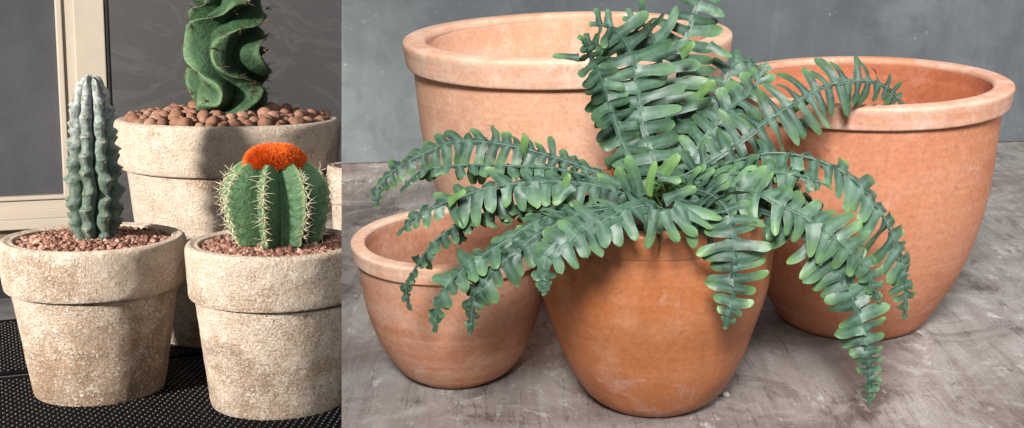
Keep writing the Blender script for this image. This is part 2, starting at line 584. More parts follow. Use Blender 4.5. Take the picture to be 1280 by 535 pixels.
def leaflet(V, F, A, B, root, d, nrm, length, width, curl, fold, tipc, rng, lobed=0.0, twist=0.0):
    """One oblong leaflet: d its direction, nrm its upper side."""
    prof = [(0.0, 1.40), (0.08, 1.14), (0.24, 0.97), (0.45, 0.95), (0.64, 0.98), (0.79, 0.95), (0.90, 0.76), (0.97, 0.46), (1.0, 0.10)]
    if lobed:
        prof = [(0.0, 1.55), (0.10, 1.28), (0.26, 1.12), (0.45, 1.04), (0.62, 1.0), (0.78, 0.93), (0.89, 0.74), (0.96, 0.46), (1.0, 0.10)]
    s = d.cross(nrm).normalized()
    n = s.cross(d).normalized()
    base = len(V)
    wob = rng.uniform(0, 6.28)
    bend = rng.uniform(-0.16, 0.16)
    for i, (t, w) in enumerate(prof):
        p = root + d * (length * t) - n * (curl * length * t * t) + s * (bend * length * t * t)
        a = twist * t
        s2 = s * math.cos(a) + n * math.sin(a)
        n2 = n * math.cos(a) - s * math.sin(a)
        hw = width * 0.5 * w * (1 + 0.09 * math.sin(6 * t + wob))
        for k in (-1, -0.55, 0, 0.55, 1):
            rip = 0.09 * width * math.sin(8 * t + wob + 2 * k) * abs(k)
            V.append(p + s2 * (hw * k) - n2 * (fold * width * k * k * 0.5 - rip))
            edge = max(0.0, abs(k) - 0.6) * 0.25
            A.append(min(1.0, max(0.0, (t - 0.45) * 1.25 + edge * 0.8) * tipc))
            B.append((1.0 if k == 0 else 0.0) * (1 - t))
    for i in range(len(prof) - 1):
        for k in range(4):
            a = base + i * 5 + k
            F.append((a, a + 1, a + 6, a + 5))


def frond(pts, L=28, sp=12.5, roll=0.0, droop=(0.0, 0.0), fwd=0.25, curl=0.25, face=(0.55, 0.65), tipc=0.7, start=0.06, seed=0,
          lside=(1.0, 1.0), tip_start=0.72, mat='leaf', wk=0.9, rachis=2.1, taper0=0.75, label=None, lobed=0.0, wing=4.6):
    rng = random.Random(seed * 77 + 5)
    sp = sp * 1.22
    P = [FERN_INV @ at_y(x, y, CR_Y + dy) for (x, y, dy) in pts]
    ymean = CR_Y + sum(p[2] for p in pts) / len(pts)
    u = ymean / FPX * 1.03                  # metres per pixel at the frond
    N = 120
    C, tot = catmull(P, N)
    cam_l = FERN_INV @ cam_loc

    def frame(i):
        T = (C[min(i + 1, N)] - C[max(i - 1, 0)]).normalized()
        n = (cam_l - C[i]).normalized() * face[0] + Vector((0, 0, 1)) * face[1]
        n = (n - T * n.dot(T))
        n = n.normalized() if n.length > 1e-4 else Vector((0, -1, 0))
        if roll:
            n = Matrix.Rotation(rad(roll), 3, T) @ n
        return T, n, T.cross(n).normalized()

    V, F, A, B, VR = [], [], [], [], []
    n_pair = int(tot / (sp * u))
    pos = start
    s = start * tot
    idx = 0
    while s < tot * 0.985:
        t = s / tot
        k = 1.0
        if t < 0.22:
            k = taper0 + (1 - taper0) * (t - start) / max(1e-6, 0.22 - start)
        if t > tip_start:
            q = (t - tip_start) / (1 - tip_start)
            k = (1 - q) ** 0.85 * 0.86 + 0.14
        step = sp * u * (0.50 + 0.50 * min(1, k * 1.25))
        i = min(N, max(0, int(round(t * N))))
        T, n, S = frame(i)
        for sd in (-1, 1):
            if rng.random() < 0.02:
                continue
            j = 0 if sd < 0 else 1
            ln = L * 1.22 * u * k * lside[j] * rng.uniform(0.74, 1.12)
            fw = fwd + rng.uniform(-0.16, 0.16) + 0.5 * max(0, t - tip_start)
            d = (S * sd + T * fw + Vector((0, 0, -1)) * droop[j] + n * rng.uniform(-0.30, 0.26)).normalized()
            nn = (n + S * sd * rng.uniform(-0.3, 0.3) + T * rng.uniform(-0.42, 0.36)).normalized()
            cu = curl * rng.uniform(0.0, 2.0)
            leaflet(V, F, A, B, C[i] + T * (rng.uniform(-0.1, 0.1) * step), d, nn, ln, step * wk * rng.uniform(0.80, 1.06), cu,
                    rng.uniform(-0.2, 0.25), tipc * rng.uniform(0.5, 1.3), rng, lobed, rng.uniform(-0.5, 0.5))
            vv = rng.random()
            VR.extend([vv] * (len(V) - len(VR)))
        s += step
        idx += 1
    T, n, S = frame(N - 2)
    leaflet(V, F, A, B, C[N] - T * (2 * u), T, n, 9 * u, 7 * u, 0.2, 0.1, 0.8, rng)
    # the narrow green wing along the midrib
    o = len(V)
    for i in range(0, N + 1, 3):
        T, n, S = frame(i)
        t = i / N
        w = u * (wing * (1 - 0.45 * t) if t < tip_start else max(2.2, wing * (1 - 0.45 * t)) ) * (0.25 if t < start else 1)
        for kk in (-1, 1):
            V.append(C[i] + S * (w * kk) - n * (0.3 * u))
            A.append(0.0); B.append(0.0)
    VR.extend([0.5] * (len(V) - len(VR)))
    cnt = (N // 3)
    for i in range(cnt):
        F.append((o + 2 * i, o + 2 * i + 1, o + 2 * i + 3, o + 2 * i + 2))
    fr = mobj('frond', V, F, M[mat], fern, attrs={'tip': A, 'vein': B, 'var': VR})
    if label:
        fr['label'] = label
    pr = [C[i] + frame(i)[1] * (0.35 * u) for i in range(0, N + 1, 3)]
    rr = [u * rachis * (1 - 0.72 * (i / N)) * 0.62 for i in range(0, N + 1, 3)]
    v, f = tube(pr, rr, 6)
    mobj('midrib', v, f, M['rachis'], fr)
    return fr


# (pixel column, pixel row, depth offset from the crown in metres)
FR = [
    # left side, upper two long arms
    dict(pts=[(790, 236, 0), (745, 216, -.01), (700, 199, -.02), (646, 184, -.03), (600, 177, -.035), (565, 178, -.04), (530, 192, -.045), (497, 210, -.05), (474, 232, -.055), (470, 254, -.06)],
         L=27, sp=13, roll=-10, droop=(.15, .35), tipc=1.0, seed=1, fwd=.2, tip_start=.70),
    dict(pts=[(785, 240, -.01), (740, 222, -.03), (690, 210, -.04), (628, 207, -.05), (565, 207, -.055), (525, 215, -.06), (503, 236, -.06)],
         L=27, sp=13.5, roll=15, droop=(.0, .9), tipc=.5, seed=2, fwd=.1, lside=(.6, 1.0)),
    dict(pts=[(790, 245, -.03), (745, 232, -.06), (700, 227, -.08), (660, 228, -.09), (620, 233, -.10), (582, 244, -.10), (545, 258, -.10), (518, 272, -.10), (500, 290, -.10)],
         L=30, sp=14.5, roll=-5, droop=(.1, .3), tipc=.9, seed=3, lobed=1.0, wing=4.5, fwd=.25),
    dict(pts=[(770, 248, -.03), (700, 245, -.06), (634, 260, -.08), (589, 272, -.095), (560, 288, -.10), (539, 306, -.105), (522, 331, -.11), (508, 355, -.11), (511, 383, -.11)],
         L=32, sp=12.5, roll=25, droop=(.25, .6), tipc=.5, seed=4, fwd=.15, lside=(.55, 1.0), curl=.35),
    dict(pts=[(775, 254, -.06), (715, 262, -.10), (665, 280, -.125), (622, 308, -.14), (585, 332, -.145), (558, 358, -.15), (546, 384, -.15), (544, 411, -.15)],
         L=27, sp=14, roll=5, droop=(.1, .2), tipc=.7, seed=5, lobed=1.0, wing=6, fwd=.3),
    dict(pts=[(780, 258, -.07), (725, 268, -.11), (678, 290, -.135), (640, 318, -.15), (611, 345, -.155), (593, 374, -.16), (588, 413, -.16)],
         L=27, sp=14, roll=-5, droop=(.1, .2), tipc=.7, seed=6, lobed=1.0, wing=6, fwd=.3),
    # big frond in front, to the left
    dict(pts=[(832, 262, -.10), (812, 257, -.13), (788, 261, -.15), (760, 273, -.165), (727, 291, -.175), (698, 310, -.185), (680, 332, -.19), (680, 364, -.19)],
         L=35, sp=14.5, roll=-4, droop=(.05, .15), tipc=.55, seed=7, lobed=1.0, wing=13, fwd=.15, taper0=1.35, face=(.8, .5), wk=1.0, tip_start=.62),
    # front centre hanging frond
    dict(pts=[(850, 236, -.05), (880, 240, -.10), (902, 254, -.14), (913, 275, -.16), (917, 310, -.168), (917, 345, -.17), (915, 375, -.17), (907, 406, -.17)],
         L=35, sp=12.5, roll=0, droop=(.0, .0), tipc=1.0, seed=8, wing=6.5, fwd=.0, face=(.9, .3), wk=.92, tip_start=.80, curl=.15, taper0=.9),
    # right, short arch over the pot edge
    dict(pts=[(850, 232, -.04), (900, 232, -.08), (945, 240, -.11), (975, 257, -.125), (1007, 273, -.13), (1037, 292, -.135), (1062, 314, -.14), (1083, 337, -.14), (1098, 372, -.14)],
         L=33, sp=14, roll=4, droop=(.0, .1), tipc=.9, seed=9, lobed=1.0, fwd=.3, face=(.8, .4)),
    # longest one hanging to the table
    dict(pts=[(860, 240, -.04), (930, 255, -.08), (980, 274, -.11), (1020, 308, -.125), (1050, 344, -.13), (1068, 378, -.135), (1080, 415, -.14), (1086, 455, -.14), (1087, 500, -.14)],
         L=36, sp=13.5, roll=-3, droop=(.0, .05), tipc=.95, seed=10, lobed=1.0, wing=6.5, fwd=-.05, face=(.85, .4), wk=.95, tip_start=.66),
    # right arch with long hanging leaflets
    dict(pts=[(845, 232, -.01), (880, 214, -.03), (922, 200, -.05), (966, 191, -.06), (1015, 198, -.07), (1058, 218, -.075), (1090, 249, -.08), (1111, 284, -.085), (1126, 322, -.09), (1132, 352, -.09), (1131, 395, -.09)],
         L=38, sp=15, roll=-28, droop=(.0, .35), tipc=.7, seed=11, fwd=.15, lside=(.9, 1.0), face=(.6, .6), curl=.3),
    dict(pts=[(840, 230, -.03), (880, 222, -.06), (925, 216, -.08), (965, 215, -.09), (1000, 219, -.10), (1035, 232, -.10)],
         L=30, sp=13, roll=-10, droop=(.1, .4), tipc=.4, seed=12, fwd=.2),
    # arm reaching over the salmon pot
    dict(pts=[(850, 222, -.02), (895, 197, -.03), (934, 170, -.025), (965, 147, -.015), (995, 127, .0), (1022, 112, .015), (1055, 102, .03), (1089, 102, .04), (1113, 113, .05), (1127, 130, .055)],
         L=37, sp=13, roll=2, droop=(.0, .35), tipc=.5, seed=13, fwd=.05, curl=.3, wk=.78, face=(.9, .3)),
    dict(pts=[(838, 225, .03), (866, 196, .05), (888, 164, .06), (902, 143, .07), (924, 126, .08), (944, 108, .085), (956, 84, .09)],
         L=33, sp=15, roll=8, droop=(.0, .1), tipc=1.0, seed=14, fwd=.35),
    # behind, short
    dict(pts=[(845, 215, .05), (880, 160, .08), (904, 114, .10), (915, 82, .11), (935, 76, .115), (956, 92, .12)],
         L=29, sp=12.5, roll=5, droop=(.1, .1), tipc=.3, seed=15, fwd=.2),
    # upright fan at the top
    dict(pts=[(815, 228, .02), (817, 205, .02), (805, 163, .035), (798, 116, .045), (788, 66, .05), (767, 36, .04), (742, 30, .02)],
         L=45, sp=15, roll=0, droop=(.05, .05), tipc=.55, seed=16, fwd=.05, face=(.95, .15), wk=.88),
    dict(pts=[(825, 226, .05), (836, 170, .07), (832, 116, .085), (822, 66, .09), (806, 32, .08), (784, 24, .06)],
         L=43, sp=15, roll=0, droop=(.05, .05), tipc=.55, seed=17, fwd=.05, face=(.95, .15), wk=.88),
    dict(pts=[(835, 224, .05), (846, 170, .08), (846, 116, .10), (856, 56, .12), (869, 14, .13), (884, -22, .135), (905, -50, .13)],
         L=36, sp=14, roll=0, droop=(.05, .05), tipc=.5, seed=18, fwd=.15, face=(.95, .15), wk=.80),
    dict(pts=[(800, 226, .02), (775, 170, .03), (757, 112, .03), (742, 78, .02), (731, 52, .0)],
         L=25, sp=12.5, roll=-6, droop=(.5, .4), tipc=.4, seed=19, fwd=.1, face=(.95, .15)),
    dict(pts=[(808, 226, .06), (784, 160, .08), (772, 100, .09), (752, 62, .09), (728, 48, .08)],
         L=28, sp=13, roll=10, droop=(.3, .3), tipc=.4, seed=20, fwd=.1, face=(.95, .15)),
    # inner fill
    dict(pts=[(780, 238, -.01), (735, 226, -.04), (690, 222, -.06), (650, 230, -.07), (612, 246, -.08), (585, 272, -.08), (575, 300, -.08)],
         L=29, sp=13.5, roll=12, droop=(.1, .5), tipc=.5, seed=24, fwd=.2),
    dict(pts=[(842, 246, -.07), (868, 258, -.11), (884, 280, -.13), (888, 300, -.135)],
         L=24, sp=12, roll=0, droop=(.1, .1), tipc=.5, seed=26, fwd=.2, face=(.8, .4)),
    dict(pts=[(850, 232, -.02), (890, 222, -.03), (940, 222, -.05), (985, 232, -.06), (1020, 256, -.065), (1040, 285, -.07)],
         L=33, sp=14, roll=-15, droop=(.1, .5), tipc=.3, seed=28, fwd=.2),
    dict(pts=[(820, 228, .03), (790, 190, .05), (770, 150, .06), (760, 118, .065), (740, 100, .06)],
         L=30, sp=13, roll=0, droop=(.2, .2), tipc=.3, seed=29, fwd=.1, face=(.95, .15)),
]
for f in FR:
    frond(**f)

# the crown: thin curling stems and single young leaves between the frond bases
rng = random.Random(4)
parts = []
for k in range(46):
    x = rng.uniform(805, 880)
    p0 = FERN_INV @ at_y(x, rng.uniform(248, 262), CR_Y + rng.uniform(-.06, .0))
    p1 = FERN_INV @ at_y(x + rng.uniform(-12, 12), rng.uniform(225, 245), CR_Y + rng.uniform(-.08, .0))
    p2 = FERN_INV @ at_y(x + rng.uniform(-30, 34), rng.uniform(220, 256), CR_Y + rng.uniform(-.10, -.02))
    C, _ = catmull([p0, p1, p2], 10)
    parts.append(tube(C, [0.0011 * (1 - 0.06 * i) for i in range(11)], 5))
V, F = join(*parts)
mobj('crown_stems', V, F, M['stem_green'], fern)
rng = random.Random(9)
YL = [  # root pixel, tip pixel, depth, width in px
    (800, 246, 793, 198, -.12, 15, 'leaf'), (792, 248, 776, 212, -.12, 13, 'leaf'), (808, 244, 817, 206, -.11, 10, 'leaf_young'),
    (826, 218, 846, 196, -.08, 15, 'leaf_young'), (822, 222, 850, 222, -.09, 10, 'leaf'), (775, 232, 752, 214, -.09, 11, 'leaf'),
    (842, 258, 902, 268, -.15, 14, 'leaf'), (850, 262, 874, 306, -.165, 13, 'leaf'), (830, 250, 866, 232, -.13, 12, 'leaf'), (838, 262, 868, 296, -.17, 13, 'leaf'), (828, 264, 846, 302, -.175, 13, 'leaf'), (818, 262, 816, 310, -.175, 12, 'leaf'), (846, 258, 890, 284, -.16, 11, 'leaf'),
    (958, 152, 968, 142, .02, 12, 'leaf_young'), (978, 146, 1010, 122, .04, 12, 'leaf_young'), (872, 122, 888, 100, .05, 12, 'leaf_young'),
    (850, 68, 866, 56, .05, 13, 'leaf_young'), (886, 55, 912, 72, .09, 12, 'leaf'),
    (724, 72, 694, 67, .01, 9, 'leaf'), (716, 232, 690, 250, -.1, 12, 'leaf'), (652, 200, 656, 172, -.03, 11, 'leaf_young'), (1002, 148, 1006, 170, .03, 12, 'leaf'),
    (560, 252, 578, 240, -.11, 10, 'leaf_young'), (700, 246, 712, 222, -.08, 12, 'leaf_young'),
]
for (x0, y0, x1, y1, dy, w, mt) in YL:
    V, F, A, B = [], [], [], []
    a = FERN_INV @ at_y(x0, y0, CR_Y + dy)
    b = FERN_INV @ at_y(x1, y1, CR_Y + dy - 0.012)
    d = b - a
    nrm = ((FERN_INV @ cam_loc) - a).normalized() * 0.8 + Vector((0.1, 0, 0.4))
    leaflet(V, F, A, B, a, d.normalized(), nrm, d.length * 1.03, w * CR_Y / FPX, 0.12, 0.25, 0.8, rng, twist=rng.uniform(-.3, .3))
    mobj('young_leaf', V, F, M[mt], fern, attrs={'tip': A, 'vein': B, 'var': [0.5] * len(V)})

# ------------------------------------------------------------------ cactus corner: materials
def cactus_mat(name, base, dark, ridge=None, frost=None, zr=(0, 1)):
    t = NT(name)
    c = t.coord()
    n1 = t.noise(c, 28, 4, 0.6, 0.3)
    n2 = t.noise(c, 220, 3, 0.6)
    col = t.mix(t.ramp(n1, [(0.3, 0.0), (0.7, 1.0)]), dark, base)
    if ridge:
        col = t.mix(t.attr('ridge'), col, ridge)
    if frost:
        zz = t.n('ShaderNodeMapRange')
        t.put(zz.inputs['Value'], t.math('ADD', t.z(), t.math('MULTIPLY', t.math('SUBTRACT', t.noise(c, 45, 4, 0.7), 0.5), 0.22)))
        zz.inputs['From Min'].default_value = zr[0]
        zz.inputs['From Max'].default_value = zr[1]
        fm = t.math('MULTIPLY', zz.outputs[0], t.ramp(t.noise(c, 70, 5, 0.7), [(0.38, 0.15), (0.56, 1.0)]), True)
        col = t.mix(fm, col, frost)
    scar = t.noise(t.coord(loc=(3, 1, 4)), 48, 6, 0.75, 0.6)
    col = t.mix(t.ramp(scar, [(0.62, 0.0), (0.70, 0.7)]), col, (0.20, 0.165, 0.10))
    n3 = t.noise(t.coord(loc=(1, 7, 2)), 110, 5, 0.7)
    col = t.mix(t.ramp(n3, [(0.35, 0.45), (0.55, 0.0)]), col, tuple(0.5 * x for x in dark))
    t.bump(t.math('ADD', t.math('ADD', n1, t.math('MULTIPLY', n2, 0.3)), t.math('MULTIPLY', n3, 1.0)), 0.9, 0.005)
    return t.out(col, t.math('ADD', 0.50, t.math('MULTIPLY', n1, 0.25)), 0.28)


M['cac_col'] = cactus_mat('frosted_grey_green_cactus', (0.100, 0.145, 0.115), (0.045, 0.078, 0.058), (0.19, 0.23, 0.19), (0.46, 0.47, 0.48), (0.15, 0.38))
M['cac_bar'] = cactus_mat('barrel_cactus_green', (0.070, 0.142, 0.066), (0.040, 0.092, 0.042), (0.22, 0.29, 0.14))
M['cac_spi'] = cactus_mat('spiral_cactus_green', (0.038, 0.090, 0.038), (0.015, 0.045, 0.020), (0.12, 0.20, 0.10))
M['spine'] = plain('cream_spine', (0.62, 0.54, 0.40), 0.6, 0.3, 0.2, 60)
M['spine_red'] = plain('dark_red_spine', (0.10, 0.055, 0.040), 0.6, 0.3, 0.3, 60)
M['areole'] = plain('brown_areole_felt', (0.23, 0.17, 0.12), 0.9, 0.1, 0.3, 80)


def fuzz_mat():
    t = NT('orange_bristle')
    a = t.attr('shade')
    col = t.ramp(a, [(0.0, (0.28, 0.030, 0.004)), (0.5, (0.56, 0.085, 0.010)), (1.0, (0.78, 0.21, 0.035))])
    return t.out(col, 0.75, 0.15)


def chip_mat(name, stops, rough=0.9):
    t = NT(name)
    col = t.ramp(t.attr('shade'), stops)
    n = t.noise(t.coord(), 400, 3, 0.6)
    col = t.mix(0.3, col, t.ramp(n, [(0.3, 0.15), (0.7, 0.9)]), 'OVERLAY')
    t.bump(n, 0.5, 0.001)
    return t.out(col, rough, 0.15)


M['fuzz'] = fuzz_mat()
M['lava'] = chip_mat('red_lava_chip', [(0.0, (0.10, 0.048, 0.036)), (0.5, (0.205, 0.102, 0.076)), (1.0, (0.38, 0.235, 0.185))])


def ball_mat():
    t = NT('fired_clay_ball')
    oi = t.n('ShaderNodeObjectInfo')
    c = t.coord()
    n = t.noise(c, 160, 4, 0.7)
    col = t.ramp(oi.outputs['Random'], [(0.0, (0.170, 0.088, 0.060)), (0.5, (0.225, 0.120, 0.082)), (1.0, (0.285, 0.170, 0.122))])
    col = t.mix(0.35, col, t.ramp(n, [(0.3, 0.2), (0.7, 0.85)]), 'OVERLAY')
    t.bump(n, 0.5, 0.0015)
    return t.out(col, 0.88, 0.15)


M['ball'] = ball_mat()


# ------------------------------------------------------------------ plaster pots
def stone_pot(rim_px, width_px, base_bottom, label, mat, seed, base_k=0.70, band_k=0.54, dist=None, lump=1.0, thick=0.165):
    """Returns empty, local centre, R, H."""
    if base_bottom is not None:
        f = l_at_w(rim_px[0], base_bottom)
        rb = 0.1
        for _ in range(10):
            hd = Vector((f.x, f.y, 0)).normalized()
            c = f + hd * rb
            d = lray(*rim_px)
            s = c.y / d.y
            q = Vector((0, 0, HL)) + d * s
            R = width_px / 2 * s / FPX * 0.97
            rb = base_k * R
            f = Vector((q.x - hd.x * rb, f.y, 0))
        c = Vector((q.x, c.y, 0))
    else:
        d = lray(*rim_px)
        q = Vector((0, 0, HL)) + d * (dist / d.y)
        R = width_px / 2 * (dist / d.y) / FPX * 0.97
        c = Vector((q.x, q.y, 0))
    H = q.z
    e = empty('plaster_pot', LM @ Matrix.Translation(c), label, 'plant pot', 'lime plastered pots with cacti')
    band = band_k * R
    zr = H - band
    bt = 0.905 * R
    outer = smooth_profile([(base_k * R * 0.93, 0.0), (base_k * R * 0.985, 0.012 * H), (base_k * R + 0.02 * R, 0.05 * H), (base_k * R + 0.33 * (bt - base_k * R), 0.30 * zr),
                            (base_k * R + 0.68 * (bt - base_k * R), 0.66 * zr), (bt, zr - 0.005), (bt, zr + 0.01)], 12)
    inner = [(0.84 * R, zr + 0.01), (0.80 * R, zr - 0.05), (0.62 * R, 0.06), (0.0005, 0.05)]
    v, f_ = lathe([(0.0005, 0)] + outer + inner, 200, False, 0.012 * lump, 7.0, seed, 0.0035 * lump, 55)
    mobj('pot_body', v, f_, mat, e)
    k = 1 - thick
    rp = [(0.89 * R, zr), (0.945 * R, zr - 0.004), (0.972 * R, zr + 0.02 * R), (0.985 * R, zr + 0.3 * band), (0.998 * R, zr + 0.7 * band), (1.0 * R, H - 0.06 * R), (0.985 * R, H - 0.018 * R),
          (0.95 * R, H), (0.90 * R, H - 0.002), ((k + 0.02) * R, H - 0.012 * R), (k * R, H - 0.05 * R), ((k - 0.01) * R, H - 0.2 * R), ((k - 0.02) * R, zr)]
    v, f_ = lathe(smooth_profile(rp, 7), 200, False, 0.014 * lump, 7.0, seed + 3, 0.004 * lump, 55)
    mobj('rim', v, f_, mat, e)
    return e, c, R, H, k * R


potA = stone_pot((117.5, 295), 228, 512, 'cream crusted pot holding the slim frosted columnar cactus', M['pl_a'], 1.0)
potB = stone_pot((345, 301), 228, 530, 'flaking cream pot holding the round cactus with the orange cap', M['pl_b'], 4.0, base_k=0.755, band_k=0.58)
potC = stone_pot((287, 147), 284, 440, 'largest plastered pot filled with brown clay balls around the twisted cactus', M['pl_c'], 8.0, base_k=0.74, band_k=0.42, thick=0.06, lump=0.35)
potD = stone_pot((458, 206), 100, None, 'pale plastered pot half cut off by the table, behind the round cactus', M['pl_c'], 12.0, dist=potB[1].y + 0.42, band_k=0.9)
for nm, p in (('A', potA), ('B', potB), ('C', potC), ('D', potD)):
    print('LPOT', nm, [round(x, 3) for x in p[1]], 'R', round(p[2], 3), 'H', round(p[3], 3))

PXL = potA[1].y / FPX          # metres per pixel at the front cacti


def chips(name, pot, label, size, n, seed):
    e, c, R, H, r_in = pot
    rng = random.Random(seed)
    ico = []
    g = (1 + 5 ** 0.5) / 2
    for a in (-1, 1):
        for b in (-g, g):
            ico += [(0, a, b), (a, b, 0), (b, 0, a)]
    ico = [Vector(v).normalized() for v in ico]
    # faces of the icosahedron by adjacency
    fs = []
    for i in range(12):
        for j in range(i + 1, 12):
            for k2 in range(j + 1, 12):
                a, b, d = ico[i], ico[j], ico[k2]
                if (a - b).length < 1.2 and (b - d).length < 1.2 and (a - d).length < 1.2:
                    if (b - a).cross(d - a).dot(a + b + d) < 0:
                        fs.append((i, k2, j))
                    else:
                        fs.append((i, j, k2))
    V, F, A = [], [], []
    for q in range(n):
        a = rng.uniform(0, 2 * PI)
        rr = r_in * 1.0 * math.sqrt(rng.random())
        s = size * rng.uniform(0.55, 1.25)
        rr = min(rr, r_in - s * 0.6)
        p = Vector((rr * math.cos(a), rr * math.sin(a), rng.uniform(-0.3, 0.9) * size + 0.012 * (1 - (rr / r_in) ** 2)))
        rot = Matrix.Rotation(rng.uniform(0, 6.28), 3, Vector((rng.uniform(-1, 1), rng.uniform(-1, 1), rng.uniform(-1, 1))).normalized())
        sc = Vector((rng.uniform(0.7, 1.2), rng.uniform(0.6, 1.0), rng.uniform(0.5, 0.9)))
        o = len(V)
        sh = rng.random()
        for v in ico:
            w = v * rng.uniform(0.72, 1.12)
            V.append(p + rot @ Vector((w.x * sc.x, w.y * sc.y, w.z * sc.z)) * s)
            A.append(min(1, max(0, sh + rng.uniform(-0.08, 0.08))))
        F.extend(tuple(i + o for i in f) for f in fs)
    # bed under the chips
    bed, bf = lathe([(0.0005, -0.4 * size + 0.012), (r_in * 0.5, -0.4 * size + 0.009), (r_in * 0.985, -0.4 * size)], 48)
    o = len(V)
    V.extend(bed); A.extend([0.0] * len(bed)); F.extend(tuple(i + o for i in f) for f in bf)
    g_ = mobj(name, V, F, M['lava'], mw=LM @ Matrix.Translation(c + Vector((0, 0, H - 0.016))), smooth=False, attrs={'shade': A})
    tag(g_, label, 'gravel', kind='stuff')


chips('lava_gravel', potA, 'red brown lava gravel filling the pot of the slim columnar cactus', 0.0075, 2300, 3)
chips('lava_gravel', potB, 'red brown lava gravel around the round cactus with the orange cap', 0.0080, 2100, 5)


# ------------------------------------------------------------------ columnar cactus
def columnar():
    e0, c, R, H, _ = potA
    hgt = (296 - 99) * PXL * 1.02
    Rm = 36.5 * PXL
    e = empty('columnar_cactus', LM @ Matrix.Translation(l_at_v(120, 296, c.y - 0.01)), 'slim grey green columnar cactus with a white frosted top in the left cream pot', 'cactus')
    n, NS, NZ = 8, 240, 150
    V, F, A = [], [], []
    lam = 0.040

    def rad_at(th, z):
        t = z / hgt
        env = (0.80 + 0.20 * min(1, t / 0.12)) if t < 0.12 else 1.0
        env *= 1.0 - 0.32 * max(0, t - 0.40) / 0.60
        ph = (th * n / (2 * PI)) + 0.22 * noise.noise(Vector((0, 5, z * 14)))
        kk = math.floor(ph + 0.5)
        if t > 0.84:
            env *= math.sqrt(max(0.0, 1 - ((t - 0.84) / 0.163) ** 2))
        x = abs(ph - kk) * 2            # 0 on the ridge, 1 in the furrow
        rib = math.sqrt(max(0, 1 - (x * 0.97) ** 2))
        off = (kk % n) * 0.37 + 0.35 * noise.noise(Vector(((kk % n) * 3.1, z * 16, 2)))
        zz = (z / lam + off) % 1.0
        bump = (zz ** 1.6 if zz < 0.75 else (0.75 ** 1.6) * (1 - (zz - 0.75) / 0.25))
        r = Rm * env * (0.40 + 0.40 * rib + 0.36 * bump * rib ** 1.3 * (1.0 if t < 0.85 else 0.6)) * (1 + 0.10 * noise.noise(Vector(((kk % n) * 2.3, z * 26, 1)))) * (1 + 0.05 * noise.noise(Vector((math.cos(th) * 3, math.sin(th) * 3, z * 60))))
        return r, max(0.0, 1 - x * 2.2) * (0.3 + bump)

    for i in range(NZ + 1):
        z = hgt * (i / NZ)
        for s in range(NS):
            th = 2 * PI * s / NS
            r, rd = rad_at(th, z)
            zb = z + max(0.0, z / hgt - 0.86) * 0.06 * (rd if rd < 1 else 1)
            lean = 0.012 * (z / hgt)
            V.append(Vector((r * math.cos(th) + lean * 0.3, r * math.sin(th), zb)))
            A.append(rd)
    for i in range(NZ):
        for s in range(NS):
            s2 = (s + 1) % NS
            F.append((i * NS + s, i * NS + s2, (i + 1) * NS + s2, (i + 1) * NS + s))
    F.append(tuple(NZ * NS + s for s in range(NS)))
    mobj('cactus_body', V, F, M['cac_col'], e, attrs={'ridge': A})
    rng = random.Random(2)
    cnt = 0
    for k in range(n):
        th = 2 * PI * k / n
        if math.sin(th) > 0.55:
            continue
        off = (k % n) * 0.37
        j = 0
        while True:
            z = (j + 0.75 - off) * lam
            j += 1
            if z > hgt * 0.97:
                break
            if z < 0.02:
                continue
            r, _ = rad_at(th, z)
            lean = 0.012 * (z / hgt)
            p = Vector((r * math.cos(th) + lean * 0.3, r * math.sin(th), z))
            v, f = lathe([(0.0003, 0.0016), (0.0018, 0.0012), (0.0028, 0.0), (0.0018, -0.0012), (0.0003, -0.0016)], 8)
            q = Vector((math.cos(th), math.sin(th), 0.4)).to_track_quat('Z', 'Y').to_matrix()
            mobj('areole', [p + q @ x for x in v], f, M['areole'], e)
            cnt += 1
    print('areoles', cnt)


columnar()


def spine(p, d, length, r, bend, seg=4):
    pts = [p + d * (length * t) + bend * (length * t * t) for t in (0, 0.35, 0.7, 1.0)]
    return tube(pts, [r, r * 0.8, r * 0.5, r * 0.08], seg)


